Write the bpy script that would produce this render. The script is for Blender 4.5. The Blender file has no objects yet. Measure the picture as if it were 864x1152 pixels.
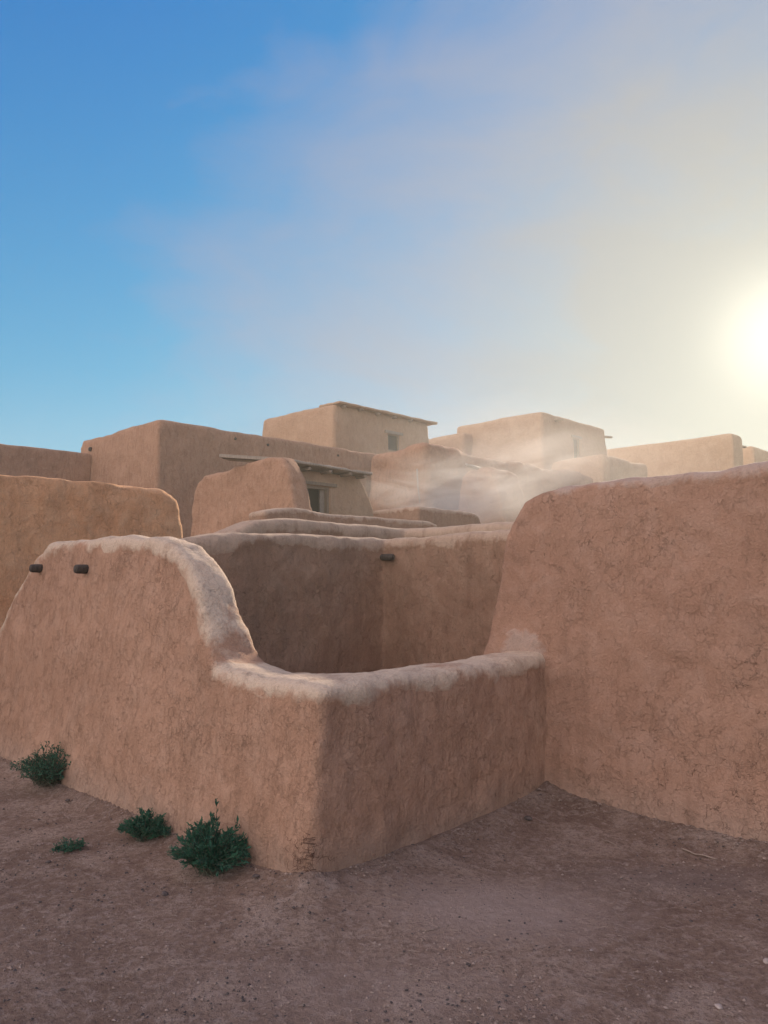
import bpy, bmesh, math, random
import numpy as np
from mathutils import Vector, noise

random.seed(7)
sc = bpy.context.scene
COL = sc.collection
# ------------------------------------------------------------------ survey
# eye 1.6 m above the yard; the village grid runs at 45 degrees to the view
EYE = 1.6
F, CX, HZ = 870.0, 432.0, 652.0
DA = Vector((-0.716, 0.698)).normalized()     # away to the left
DB = Vector((0.70, 0.714)).normalized()       # away to the right

def at(px, py, y):
    """surveyed point: bearing px, height mark py, at distance y"""
    return Vector(((px - CX) / F * y, y, EYE + (HZ - py) / F * y))

# ------------------------------------------------------------------ helpers
def tag(o, label=None, cat=None, group=None, kind=None):
    if label: o['label'] = label
    if cat: o['category'] = cat
    if group: o['group'] = group
    if kind: o['kind'] = kind
    return o

def empty(name, loc):
    o = bpy.data.objects.new(name, None)
    COL.objects.link(o)
    o.empty_display_size = 0.3
    o.location = loc
    return o

def link_mesh(name, me, mat, parent=None, smooth=True):
    me.name = name
    o = bpy.data.objects.new(name, me)
    COL.objects.link(o)
    me.materials.clear()
    me.materials.append(mat)
    if smooth:
        me.polygons.foreach_set('use_smooth', [True] * len(me.polygons))
    if parent is not None:
        off = Vector(parent.location)
        me.transform(__import__('mathutils').Matrix.Translation(-off))
        o.parent = parent
    return o

def mesh_from(verts, faces):
    me = bpy.data.meshes.new('m')
    me.from_pydata([tuple(v) for v in verts], [], faces)
    me.update()
    return me

class MB:
    """collects simple shapes into one mesh"""
    def __init__(self): self.v = []; self.f = []
    def add(self, v, f):
        n = len(self.v)
        self.v += [tuple(p) for p in v]; self.f += [tuple(i + n for i in q) for q in f]
        return self
    def hexa(self, b, t):
        return self.add(list(b) + list(t), [(3, 2, 1, 0), (4, 5, 6, 7), (0, 1, 5, 4), (1, 2, 6, 5), (2, 3, 7, 6), (3, 0, 4, 7)])
    def obox(self, c, ax, ay, az):
        """oriented box: centre and three half-axis vectors"""
        c, ax, ay, az = map(Vector, (c, ax, ay, az))
        b = [c - ax - ay - az, c + ax - ay - az, c + ax + ay - az, c - ax + ay - az]
        return self.hexa(b, [p + 2 * az for p in b])
    def tube(self, pts, rads, seg=8, cap=True):
        pts = [Vector(p) for p in pts]; n0 = len(self.v); rings = []
        up = Vector((0, 0, 1))
        for i, p in enumerate(pts):
            t = (pts[min(i + 1, len(pts) - 1)] - pts[max(i - 1, 0)]).normalized()
            a = t.cross(up)
            if a.length < 1e-3: a = t.cross(Vector((1, 0, 0)))
            a.normalize(); b = t.cross(a)
            for k in range(seg):
                th = 2 * math.pi * k / seg
                self.v.append(tuple(p + (a * math.cos(th) + b * math.sin(th)) * rads[i]))
        for i in range(len(pts) - 1):
            for k in range(seg):
                k2 = (k + 1) % seg
                self.f.append((n0 + i * seg + k, n0 + i * seg + k2, n0 + (i + 1) * seg + k2, n0 + (i + 1) * seg + k))
        if cap:
            self.f.append(tuple(n0 + k for k in range(seg))[::-1])
            self.f.append(tuple(n0 + (len(pts) - 1) * seg + k for k in range(seg)))
        return self
    def mesh(self):
        me = mesh_from(self.v, self.f)
        bm = bmesh.new(); bm.from_mesh(me); bmesh.ops.recalc_face_normals(bm, faces=bm.faces)
        bm.to_mesh(me); bm.free()
        return me

def baked(me, mods):
    o = bpy.data.objects.new('tmp', me); COL.objects.link(o)
    for typ, kw in mods:
        m = o.modifiers.new(typ, typ)
        for k, v in kw.items(): setattr(m, k, v)
    dg = bpy.context.evaluated_depsgraph_get(); dg.update()
    out = bpy.data.meshes.new_from_object(o.evaluated_get(dg), preserve_all_data_layers=False, depsgraph=dg)
    bpy.data.objects.remove(o)
    return out

def coords(me):
    a = np.empty(len(me.vertices) * 3, np.float64); me.vertices.foreach_get('co', a); return a.reshape(-1, 3)
def normals(me):
    a = np.empty(len(me.vertices) * 3, np.float32); me.vertices.foreach_get('normal', a); return a.reshape(-1, 3).astype(np.float64)
def setco(me, a):
    me.vertices.foreach_set('co', a.reshape(-1)); me.update()

def fbm(p, s, octv=4, off=0.0):
    o = Vector((off, off * 1.7, -off * .6))
    return np.array([noise.fractal(Vector(q) * s + o, 1.0, 2.1, octv) for q in p])

def adobe(blocks, voxel, rnd, lump=((1.1, .03), (5.0, .008)), cuts=(), seed=0.0, sq=None):
    """hand-plastered mud body: blocks fused, edges worn round, surface made uneven"""
    it = max(2, int((rnd / voxel) ** 2 * 2.2))
    me = baked(blocks.mesh(), [('REMESH', dict(mode='VOXEL', voxel_size=voxel)),
                               ('SMOOTH', dict(factor=.5, iterations=it))])
    c = coords(me); n = normals(me)
    d = np.zeros(len(c))
    for k, (s, a) in enumerate(lump):
        d += a * fbm(c, s, 3, seed + 3.3 * k)
    setco(me, c + n * d[:, None])
    if cuts:
        cb = MB()
        for q in cuts: cb.obox(*q)
        cm = cb.mesh(); co = bpy.data.objects.new('cutter', cm); COL.objects.link(co)
        me = baked(me, [('BOOLEAN', dict(operation='DIFFERENCE', object=co, solver='EXACT'))])
        bpy.data.objects.remove(co)
    return me

class Leg:
    """frame of one straight stretch of wall: s along it, z up, front face outward"""
    def __init__(self, o, d, n, thick, batter, top, bback=None):
        self.o, self.d, self.n = Vector(o), Vector(d), Vector(n)
        self.th, self.b, self.top = thick, batter, top
        self.bb = batter if bback is None else bback
        self.zr = max(z for s, z in top)
    def p(self, s, z, off):
        q = self.o + self.d * s + self.n * off
        return Vector((q.x, q.y, z))
    def block(self, mb, s0=None, s1=None, z0=-.35):
        """solid under the top line, in slabs so that it stays convex"""
        L = self.top
        for (sa, za), (sb, zb) in zip(L[:-1], L[1:]):
            if sb - sa < 1e-4: continue
            f = lambda z: self.b * (self.zr - z)
            g = lambda z: -self.th - self.bb * (self.zr - z)
            e = .004
            b = [self.p(sa - e, z0, f(z0)), self.p(sb + e, z0, f(z0)), self.p(sb + e, z0, g(z0)), self.p(sa - e, z0, g(z0))]
            t = [self.p(sa - e, za, f(za)), self.p(sb + e, zb, f(zb)), self.p(sb + e, zb, g(zb)), self.p(sa - e, za, g(za))]
            mb.hexa(b, t)
    def sz(self, c):
        r = c[:, :2] - np.array(self.o)[None]
        return r @ np.array(self.d), c[:, 2], r @ np.array(self.n)
    def dist(self, c):
        s, z, _ = self.sz(c)
        best = np.full(len(c), 9.0)
        for (sa, za), (sb, zb) in zip(self.top[:-1], self.top[1:]):
            vx, vz = sb - sa, zb - za; L2 = vx * vx + vz * vz + 1e-9
            t = np.clip(((s - sa) * vx + (z - za) * vz) / L2, 0, 1)
            best = np.minimum(best, np.hypot(s - sa - t * vx, z - za - t * vz))
        return best

def coping_from(me, mask, thick=.010):
    """the lighter plaster skin smeared over the top, a thin layer with a ragged lip"""
    c = coords(me); n = normals(me)
    off = np.clip(mask * .22, -.010, thick)
    me = me.copy(); at_ = me.attributes.new('cover', 'FLOAT', 'POINT'); at_.data.foreach_set('value', mask.astype(np.float32))
    bm = bmesh.new(); bm.from_mesh(me); bm.verts.ensure_lookup_table()
    kill = [v for v in bm.verts if mask[v.index] < -.05]
    nc = c + n * off[:, None]
    for v in bm.verts: v.co = nc[v.index]
    bmesh.ops.delete(bm, geom=kill, context='VERTS')
    out = bpy.data.meshes.new('c'); bm.to_mesh(out); bm.free()
    return out

# ------------------------------------------------------------------ materials
def nt(name):
    m = bpy.data.materials.new(name); m.use_nodes = True
    t = m.node_tree; b = t.nodes['Principled BSDF']
    return m, t, b
def node(t, typ, **kw):
    n = t.nodes.new(typ)
    for k, v in kw.items():
        if k in n.inputs: n.inputs[k].default_value = v
        else: setattr(n, k, v)
    return n
def coord(t, scale=(1, 1, 1), rot=(0, 0, 0)):
    tc = node(t, 'ShaderNodeTexCoord'); mp = node(t, 'ShaderNodeMapping')
    mp.inputs['Scale'].default_value = scale; mp.inputs['Rotation'].default_value = rot
    t.links.new(tc.outputs['Object'], mp.inputs['Vector']); return mp.outputs['Vector']
def noi(t, vec, s, d=5, r=.6, dist=0.0):
    n = node(t, 'ShaderNodeTexNoise'); n.inputs['Scale'].default_value = s
    n.inputs['Detail'].default_value = d; n.inputs['Roughness'].default_value = r; n.inputs['Distortion'].default_value = dist
    t.links.new(vec, n.inputs['Vector']); return n
def ramp(t, fac, pts):
    r = node(t, 'ShaderNodeValToRGB'); e = r.color_ramp.elements
    while len(e) < len(pts): e.new(.5)
    for k, (p, c) in enumerate(pts):
        e[k].position = p; e[k].color = (c, c, c, 1) if isinstance(c, (int, float)) else (*c, 1)
    t.links.new(fac, r.inputs['Fac']); return r.outputs['Color']
def mix(t, fac, a, b, mode='MIX'):
    m = node(t, 'ShaderNodeMix'); m.data_type = 'RGBA'; m.blend_type = mode
    for sock, v in ((m.inputs['Factor'], fac), (m.inputs['A'], a), (m.inputs['B'], b)):
        if isinstance(v, bpy.types.NodeSocket): t.links.new(v, sock)
        elif isinstance(v, (int, float)): sock.default_value = v
        else: sock.default_value = (*v, 1)
    return m.outputs['Result']
def maths(t, op, a, b=0.0, c=None):
    m = node(t, 'ShaderNodeMath'); m.operation = op
    for k, v in enumerate((a, b) if c is None else (a, b, c)):
        if isinstance(v, bpy.types.NodeSocket): t.links.new(v, m.inputs[k])
        else: m.inputs[k].default_value = v
    return m.outputs[0]
def cracks(t, vec, scale, width, warp=.22):
    w = noi(t, vec, scale * 1.3, 4, .65)
    add = node(t, 'ShaderNodeVectorMath'); add.operation = 'MULTIPLY_ADD'
    t.links.new(w.outputs['Color'], add.inputs[0]); add.inputs[1].default_value = (warp * 6 / scale,) * 3
    t.links.new(vec, add.inputs[2])
    v = node(t, 'ShaderNodeTexVoronoi'); v.feature = 'DISTANCE_TO_EDGE'; v.inputs['Scale'].default_value = scale
    t.links.new(add.outputs[0], v.inputs['Vector'])
    return ramp(t, v.outputs['Distance'], [(0, 1), (width, 0)])

def mud(name, ca, cb, cc, crack=.6, streak=.5, cs=6.0, bump=.5, bdist=.02, fine=1.0, cap=None, reach=.10):
    m, t, b = nt(name)
    v = coord(t); vs = coord(t, (1, 1, .30))
    big = noi(t, v, .9, 5, .6); mid = noi(t, v, 5.5, 6, .65, .4); fin = noi(t, v, 60 * fine, 5, .7)
    st = noi(t, vs, 26 * fine, 7, .75, .4)
    col = mix(t, ramp(t, big.outputs['Fac'], [(.35, 0), (.65, 1)]), ca, cb)
    col = mix(t, maths(t, 'MULTIPLY', ramp(t, mid.outputs['Fac'], [(.45, 0), (.72, 1)]), .55), col, cc)
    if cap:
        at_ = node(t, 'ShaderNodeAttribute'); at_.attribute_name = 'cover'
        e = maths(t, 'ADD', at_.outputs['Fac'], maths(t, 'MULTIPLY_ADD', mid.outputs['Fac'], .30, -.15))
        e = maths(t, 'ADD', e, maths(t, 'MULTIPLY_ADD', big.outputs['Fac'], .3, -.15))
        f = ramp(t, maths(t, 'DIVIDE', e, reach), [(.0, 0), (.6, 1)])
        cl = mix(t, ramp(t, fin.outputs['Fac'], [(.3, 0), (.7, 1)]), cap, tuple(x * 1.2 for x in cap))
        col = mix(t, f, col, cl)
    dk = tuple(x * .52 for x in ca)
    if fine == 1.0:
        # dust and mud splashed up on the foot of the wall, ragged upper edge
        sz = node(t, 'ShaderNodeSeparateXYZ'); t.links.new(v, sz.inputs[0])
        zz = maths(t, 'ADD', sz.outputs['Z'], maths(t, 'MULTIPLY_ADD', mid.outputs['Fac'], .5, -.25))
        col = mix(t, ramp(t, zz, [(.06, .65), (.30, 0)]), col, (.36, .25, .19))
        # old rain streaks below the top
        rs = noi(t, coord(t, (1, 1, .12)), 5, 5, .6, .3)
        col = mix(t, ramp(t, rs.outputs['Fac'], [(.54, 0), (.72, .5)]), col, tuple(x * .72 for x in ca))
    col = mix(t, maths(t, 'MULTIPLY', ramp(t, st.outputs['Fac'], [(.50, 0), (.70, 1)]), streak), col, dk)
    lt = tuple(min(1, x * 1.3) for x in cb)
    col = mix(t, maths(t, 'MULTIPLY', ramp(t, fin.outputs['Fac'], [(.52, 0), (.72, 1)]), .45), col, lt)
    grit = noi(t, v, 140 * fine, 2, .5)
    col = mix(t, ramp(t, grit.outputs['Fac'], [(.63, 0), (.74, .6)]), col, dk)
    c1 = cracks(t, v, cs, .014); c2 = cracks(t, v, cs * 2.7, .03); c3 = cracks(t, coord(t, (1, 1, .6)), cs * 6, .07, .2)
    msk = ramp(t, noi(t, v, 1.3, 5, .7).outputs['Fac'], [(.46, 0), (.58, 1)])
    msk2 = ramp(t, noi(t, v, 3.9, 5, .75).outputs['Fac'], [(.44, 0), (.60, 1)])
    msk3 = ramp(t, noi(t, v, 9.0, 4, .75).outputs['Fac'], [(.46, 0), (.60, 1)])
    brk = ramp(t, noi(t, v, 14, 3, .7).outputs['Fac'], [(.42, .30), (.56, 1)])
    ck = maths(t, 'MAXIMUM', maths(t, 'MULTIPLY', c1, msk), maths(t, 'MULTIPLY', maths(t, 'MULTIPLY', c2, msk2), .75))
    ck = maths(t, 'MULTIPLY', ck, brk)
    ck = maths(t, 'MAXIMUM', ck, maths(t, 'MULTIPLY', maths(t, 'MULTIPLY', c3, msk3), .32))
    ck = maths(t, 'MULTIPLY', ck, crack)
    col = mix(t, maths(t, 'MULTIPLY', ck, .7), col, tuple(x * .3 for x in ca))
    t.links.new(col, b.inputs['Base Color'])
    b.inputs['Roughness'].default_value = .95; b.inputs['Specular IOR Level'].default_value = .15
    h = maths(t, 'MULTIPLY_ADD', st.outputs['Fac'], 1.0 * (streak + .3), maths(t, 'MULTIPLY', fin.outputs['Fac'], .7))
    h = maths(t, 'ADD', h, maths(t, 'MULTIPLY', mid.outputs['Fac'], 1.5))
    h = maths(t, 'SUBTRACT', h, maths(t, 'MULTIPLY', ck, .9))
    bp = node(t, 'ShaderNodeBump'); bp.inputs['Strength'].default_value = bump; bp.inputs['Distance'].default_value = bdist
    t.links.new(h, bp.inputs['Height']); t.links.new(bp.outputs[0], b.inputs['Normal'])
    return m

M = {}
SL = ((.35, .195, .125), (.43, .245, .16), (.48, .30, .21), .9, .6, 7, .8)
SR = ((.315, .172, .113), (.38, .215, .143), (.42, .262, .19), .78, .25, 5.5, .8)
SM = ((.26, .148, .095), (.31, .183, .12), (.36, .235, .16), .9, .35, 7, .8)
M['mud_left'] = mud('mud_plaster_straw', *SL)
M['mud_right'] = mud('mud_plaster_red', *SR)
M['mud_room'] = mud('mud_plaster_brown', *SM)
M['mud_mid'] = mud('mud_plaster_orange', (.55, .275, .14), (.62, .335, .18), (.61, .38, .23), .9, .4, 6, .8)
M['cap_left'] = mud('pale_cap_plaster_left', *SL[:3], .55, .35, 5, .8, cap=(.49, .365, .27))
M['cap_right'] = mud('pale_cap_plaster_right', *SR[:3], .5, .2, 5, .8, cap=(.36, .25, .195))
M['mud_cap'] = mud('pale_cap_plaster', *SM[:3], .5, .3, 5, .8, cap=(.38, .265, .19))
M['mud_far'] = mud('mud_plaster_far', (.31, .165, .10), (.38, .21, .13), (.43, .26, .17), .5, .6, 2.5, .6, .06, .35)
M['mud_tan'] = mud('mud_plaster_tan', (.36, .215, .130), (.42, .265, .168), (.45, .30, .20), .35, .35, 2.5, .6, .06, .35)

def wood(name, a, b_, rough=.85):
    m, t, b = nt(name)
    v = coord(t, (30, 30, 4)); n = noi(t, v, 1.5, 6, .7, 1.5)
    col = mix(t, ramp(t, n.outputs['Fac'], [(.35, 0), (.65, 1)]), a, b_)
    t.links.new(col, b.inputs['Base Color']); b.inputs['Roughness'].default_value = rough
    bp = node(t, 'ShaderNodeBump'); bp.inputs['Strength'].default_value = .6; bp.inputs['Distance'].default_value = .01
    t.links.new(n.outputs['Fac'], bp.inputs['Height']); t.links.new(bp.outputs[0], b.inputs['Normal'])
    return m
M['wood_dark'] = wood('charred_wood', (.02, .014, .011), (.06, .04, .03))
M['wood_grey'] = wood('weathered_wood', (.20, .15, .11), (.34, .27, .21))
M['wood_frame'] = wood('frame_wood', (.16, .11, .075), (.26, .19, .13))
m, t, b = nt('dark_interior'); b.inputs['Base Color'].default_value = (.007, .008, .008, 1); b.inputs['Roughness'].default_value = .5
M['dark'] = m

def ground_mat():
    m, t, b = nt('packed_earth')
    v = coord(t)
    big = noi(t, v, .35, 6, .6, .3); mid = noi(t, v, 2.6, 7, .68, .6); fin = noi(t, v, 38, 6, .75); grit = noi(t, v, 160, 3, .6)
    ca, cb, cc = (.172, .106, .076), (.285, .188, .14), (.405, .293, .23)
    col = mix(t, ramp(t, big.outputs['Fac'], [(.38, 0), (.62, 1)]), ca, cb)
    col = mix(t, maths(t, 'MULTIPLY', ramp(t, mid.outputs['Fac'], [(.46, 0), (.66, 1)]), .7), col, cc)
    col = mix(t, maths(t, 'MULTIPLY', ramp(t, fin.outputs['Fac'], [(.47, 0), (.62, 1)]), .70), col, (.12, .075, .06))
    f2 = noi(t, v, 17, 6, .8, .5)
    col = mix(t, maths(t, 'MULTIPLY', ramp(t, f2.outputs['Fac'], [(.50, 0), (.62, 1)]), .5), col, (.42, .32, .27))
    col = mix(t, ramp(t, grit.outputs['Fac'], [(.60, 0), (.72, .7)]), col, (.09, .06, .05))
    col = mix(t, ramp(t, noi(t, v, 95, 3, .6).outputs['Fac'], [(.64, 0), (.74, .6)]), col, (.46, .38, .33))
    t.links.new(col, b.inputs['Base Color']); b.inputs['Roughness'].default_value = .97; b.inputs['Specular IOR Level'].default_value = .1
    def worn(x, y, rx, ry, amt, c_):
        nonlocal col
        mp = node(t, 'ShaderNodeMapping'); mp.vector_type = 'POINT'; mp.inputs['Location'].default_value = (-x / rx, -y / ry, 0); mp.inputs['Scale'].default_value = (1 / rx, 1 / ry, 0)
        t.links.new(v, mp.inputs['Vector']); ln = node(t, 'ShaderNodeVectorMath'); ln.operation = 'LENGTH'; t.links.new(mp.outputs[0], ln.inputs[0])
        dd = maths(t, 'ADD', ln.outputs['Value'], maths(t, 'MULTIPLY_ADD', mid.outputs['Fac'], 1.6, -.8))
        col = mix(t, ramp(t, dd, [(.3, amt), (1.05, 0)]), col, c_)
    worn(.55, 3.95, .75, .45, .55, (.42, .315, .27))      # trodden pale crust
    worn(-.1, 3.2, .9, .35, .3, (.40, .29, .24))
    worn(1.6, 4.3, .8, .3, .45, (.20, .15, .135))          # greyer gravelly strip
    t.links.new(col, b.inputs['Base Color'])
    vor = node(t, 'ShaderNodeTexVoronoi'); vor.inputs['Scale'].default_value = 48; t.links.new(v, vor.inputs['Vector'])
    pb = maths(t, 'MULTIPLY', ramp(t, vor.outputs['Distance'], [(0, 1), (.3, 0)]), ramp(t, mid.outputs['Fac'], [(.45, 0), (.6, 1)]))
    h = maths(t, 'ADD', maths(t, 'MULTIPLY', fin.outputs['Fac'], 1.0), maths(t, 'MULTIPLY', mid.outputs['Fac'], 2.0))
    h = maths(t, 'ADD', h, maths(t, 'ADD', maths(t, 'MULTIPLY', grit.outputs['Fac'], .35), maths(t, 'MULTIPLY', pb, .35)))
    bp = node(t, 'ShaderNodeBump'); bp.inputs['Strength'].default_value = .9; bp.inputs['Distance'].default_value = .03
    t.links.new(h, bp.inputs['Height']); t.links.new(bp.outputs[0], b.inputs['Normal'])
    return m
M['ground'] = ground_mat()

def plain(name, c1, c2, s=30, rough=.7, trans=False):
    m, t, b = nt(name)
    n = noi(t, coord(t), s, 3, .6)
    t.links.new(mix(t, ramp(t, n.outputs['Fac'], [(.35, 0), (.65, 1)]), c1, c2), b.inputs['Base Color'])
    b.inputs['Roughness'].default_value = rough
    return m
M['leaf'] = plain('scrub_leaf', (.010, .055, .034), (.025, .10, .048), 25, .9)
M['leaf_dry'] = plain('scrub_leaf_dry', (.05, .06, .03), (.09, .075, .045), 25, .7)
M['stem'] = plain('scrub_stem', (.05, .06, .035), (.09, .07, .045), 40, .8)
M['stone_dark'] = plain('dark_stone', (.04, .03, .028), (.10, .07, .06), 60, .9)
M['stone_pale'] = plain('pale_stone', (.28, .21, .18), (.38, .30, .26), 60, .8)
M['roots'] = plain('dry_root', (.09, .04, .025), (.17, .08, .05), 40, .9)
M['clod'] = plain('earth_clod', (.17, .11, .085), (.30, .22, .175), 9, .95)
M['straw'] = plain('dry_straw', (.20, .14, .105), (.30, .22, .17), 60, .8)

# ------------------------------------------------------------------ foreground walls
C0 = Vector((-.33, 4.17))
# wall with the high left stretch that drops to the low parapet and turns the corner
topL = [(-.02, 1.03), (.5, 1.03), (.98, 1.05), (1.06, 1.10), (1.14, 1.26), (1.30, 1.52), (1.48, 1.70), (1.70, 1.83), (2.0, 1.905),
        (2.6, 1.93), (3.3, 1.92), (3.85, 1.90), (4.12, 1.80), (4.45, 1.46), (4.92, .82), (5.2, .3), (5.3, .02)]
legL = Leg(C0, DA, -DB, .36, .13, topL, .03); legL.zr = 1.0
topR = [(-.02, 1.03), (.6, 1.03), (1.3, 1.03), (1.75, 1.04), (2.0, 1.05), (2.2, 1.07), (2.7, 1.1)]
DX, NX = Vector((.78, -.625)).normalized(), Vector((-.625, -.78)).normalized()
legR = Leg(C0, DB, -DA, .36, .05, topR, .03); legR.zr = 1.0

def build_corner_wall():
    mb = MB()
    # left leg: keep the front plane leaning back above the parapet height too
    for leg in (legL, legR): leg.block(mb)
    # fill the corner between both battered faces
    def corner(z):
        k, j = .13 * (1.0 - z), .05 * (1.0 - z); out = []
        for u, w in ((-j, -k), (.36, -k), (.36, .36), (-j, .36)):
            q = C0 + DA * u + DB * w; out.append(Vector((q.x, q.y, z)))
        return out
    mb.hexa(corner(-.35), corner(1.0))
    me = adobe(mb, .026, .085, ((1.3, .03), (4.5, .011), (14, .0035)), seed=1.0)
    root = empty('adobe_wall', (C0.x, C0.y, 0))
    tag(root, 'mud plastered wall stepping down from a high left stretch with two beam ends to a low cornered parapet', 'wall')
    c = coords(me)
    s, z, off = legL.sz(c)
    onL = (off > -.50) | (s < -.1) & (off > -.2)
    d = np.where(off > -.5, legL.dist(c), legR.dist(c))
    d = np.where((off > -.5) & (s < .42), np.minimum(d, legR.dist(c)), d)
    wid = np.interp(s, [0, .9, 1.1, 1.7, 2.1, 5], [.11, .10, .09, .12, .12, .09])
    wid = np.where(off > -.5, wid, .10)
    mask = wid + .07 * fbm(c, 2.2, 4, 9.0) + .02 * fbm(c, 9, 3, 4.0) - d
    mask = np.where(z < .3, -1, mask)
    link_mesh('wall_body', me.copy(), M['mud_left'], root)
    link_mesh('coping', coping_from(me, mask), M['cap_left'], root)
    for s0, z0 in ((3.93, 1.70), (3.02, 1.685)):
        b = MB()
        k = .13 * (1.0 - z0)
        p = legL.p(s0, z0, k)
        n = Vector((-DB.x, -DB.y, 0)); d = Vector((DA.x, DA.y, 0)); u = Vector((0, 0, 1))
        r = .038
        b.tube([p - n * .12, p + n * .04, p + n * .085, p + n * .10], [r, r * 1.02, r * .97, r * .8], 9)
        link_mesh('beam_end', b.mesh(), M['wood_dark'], root)
    return me
cw = build_corner_wall()

# the big red wall on the right
DX, NX = Vector((.78, -.625)).normalized(), Vector((-.625, -.78)).normalized()
CR = Vector((1.12, 5.72))
topRR = [(-.66, .05), (-.56, .7), (-.44, 1.2), (-.33, 1.7), (-.25, 2.02), (-.15, 2.18), (.02, 2.26), (.6, 2.30), (1.6, 2.34), (2.4, 2.39), (4.0, 2.44), (6.5, 2.45)]
legX = Leg(CR, DX, NX, .62, .07, topRR, .03); legX.zr = 1.0
mb = MB(); legX.block(mb)
me = adobe(mb, .03, .10, ((1.1, .035), (4.0, .012), (13, .0035)), seed=5.0)
root = empty('adobe_wall', (CR.x, CR.y, 0))
tag(root, 'tall reddish cracked mud wall filling the right side behind the bare yard', 'wall')
c = coords(me); s_, z_, off_ = legX.sz(c)
mask = np.interp(s_, [-.2, .2, .8, 6], [-.10, .05, .11, .12]) + .05 * fbm(c, 1.6, 4, 2.0) + .015 * fbm(c, 9, 3, 4.0) - (legX.dist(c))
mask = np.where(z_ < 1.9, -1, mask)
# plaster of the parapet top smeared up onto this wall where the two meet
dj = np.sqrt(((c[:, 0] - .98) / 1.0) ** 2 + ((c[:, 1] - 5.75) / 1.0) ** 2 + ((c[:, 2] - 1.06) / .75) ** 2)
mask = np.maximum(mask, .24 + .10 * fbm(c, 2.6, 4, 7.0) + .03 * fbm(c, 9, 3, 4.0) - dj)
link_mesh('wall_body', me.copy(), M['mud_right'], root)
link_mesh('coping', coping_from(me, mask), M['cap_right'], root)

# back walls of the little roofless room: two stretches meeting in an inner corner
CI = Vector((0.0, 8.8))
HB = 2.06
legB1 = Leg(CI, -DB, -DA, .5, .03, [(-.3, HB), (1.2, HB + .01), (2.1, HB - .04), (2.6, HB - .11), (3.12, HB - .17)], .03)
legB2 = Leg(CI, -DA, -DB, .5, .03, [(-.3, HB), (1.0, HB + .02), (2.2, HB + .03), (2.7, HB + .03)], .03)
mb = MB(); legB1.block(mb); legB2.block(mb)
me = adobe(mb, .035, .085, ((1.2, .03), (4.5, .012), (12, .004)), seed=8.0)
root = empty('adobe_wall', (CI.x, CI.y, 0))
tag(root, 'shaded mud wall folding round the back of the roofless room, one dark beam end in its corner', 'wall')
c = coords(me); dd = np.minimum(legB1.dist(c), legB2.dist(c))
s1, z1, o1 = legB1.sz(c)
dd = np.where(o1 > -.6, np.abs(np.interp(s1, [1.2, 2.1, 2.6, 3.12], [HB, HB - .04, HB - .11, HB - .17]) - c[:, 2]), np.abs(HB - c[:, 2]))
mask = .13 + .06 * fbm(c, 1.7, 4, 6.0) + .015 * fbm(c, 9, 3, 4.0) - dd
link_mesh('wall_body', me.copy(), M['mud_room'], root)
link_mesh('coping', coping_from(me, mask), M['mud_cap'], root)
b = MB(); p = Vector((CI.x - .02, CI.y - .10, 1.85)); q = Vector((.95, -.35, 0)).normalized()
b.tube([p - q * .05 + Vector((0, .1, 0)), p + q * .10, p + q * .14], [.036, .038, .03], 9)
b2 = b.mesh(); link_mesh('beam_end', b2, M['wood_dark'], root)

# ------------------------------------------------------------------ house blocks
def corner_of(px, py, y):
    return at(px, py, y)

def house_block(mb, c, la, lb, z, bat=.05, z0=-.5, za=None, zb=None, fa=0.0, fb=0.0):
    """c: near top corner (xy). la metres away to the left, lb metres away to the right."""
    za = z if za is None else za; zb = z if zb is None else zb
    c = Vector((c[0], c[1]))
    def ring(zz):
        k = bat * (z - zz); out = []
        for u, w in ((-k, -k), (-k, lb + k), (la + k, lb + k), (la + k, -k)):
            q = c + DA * u + DB * w; out.append(Vector((q.x, q.y, zz)))
        return out
    t = ring(z); t[1].z = zb; t[2].z = (za + zb) - z; t[3].z = za
    mb.hexa(ring(z0), t)

A3 = Vector((DA.x, DA.y, 0)); B3 = Vector((DB.x, DB.y, 0)); U3 = Vector((0, 0, 1))

# orange wall behind on the left, runs away to the right and ends in a worn corner
y0 = 9.0
P = at(-140, 522, 7.8); S = Vector((P.x, P.y))
legM = Leg(S, DB, -DA, .6, .05, [(-1.5, 2.86), (0, 2.82), (1.2, 2.80), (2.6, 2.80), (3.18, 2.78), (3.42, 2.62), (3.52, 2.2), (3.60, 1.6), (3.72, .5), (3.76, 0)], .03)
mb = MB(); legM.block(mb)
me = adobe(mb, .04, .09, ((1.0, .04), (4.0, .015), (12, .004)), seed=12.0)
root = empty('adobe_wall', (S.x, S.y, 0))
tag(root, 'orange mud wall with a rounded right end behind the wall with two beam ends', 'wall')
c = coords(me)
link_mesh('wall_body', me, M['mud_mid'], root)
LEGS_FAR = legM

def small_holes(root, pts, n, r=.06):
    pass

# far left dark wall
P = at(-60, 490, 26.0); S = Vector((P.x, P.y))
P2 = at(0, 494, 24)
legF = Leg(S, DB, -DA, .8, .04, [(-3, P.z + .05), (0, P.z), (2, P.z), (5.0, P.z)], .03)
mb = MB(); legF.block(mb)
me = adobe(mb, .10, .16, ((.6, .035), (2.5, .02)), seed=14.0)
root = tag(link_mesh('adobe_wall', me, M['mud_far']), 'dark flat topped mud wall at the far left edge, joining the big square house', 'wall')

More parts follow.
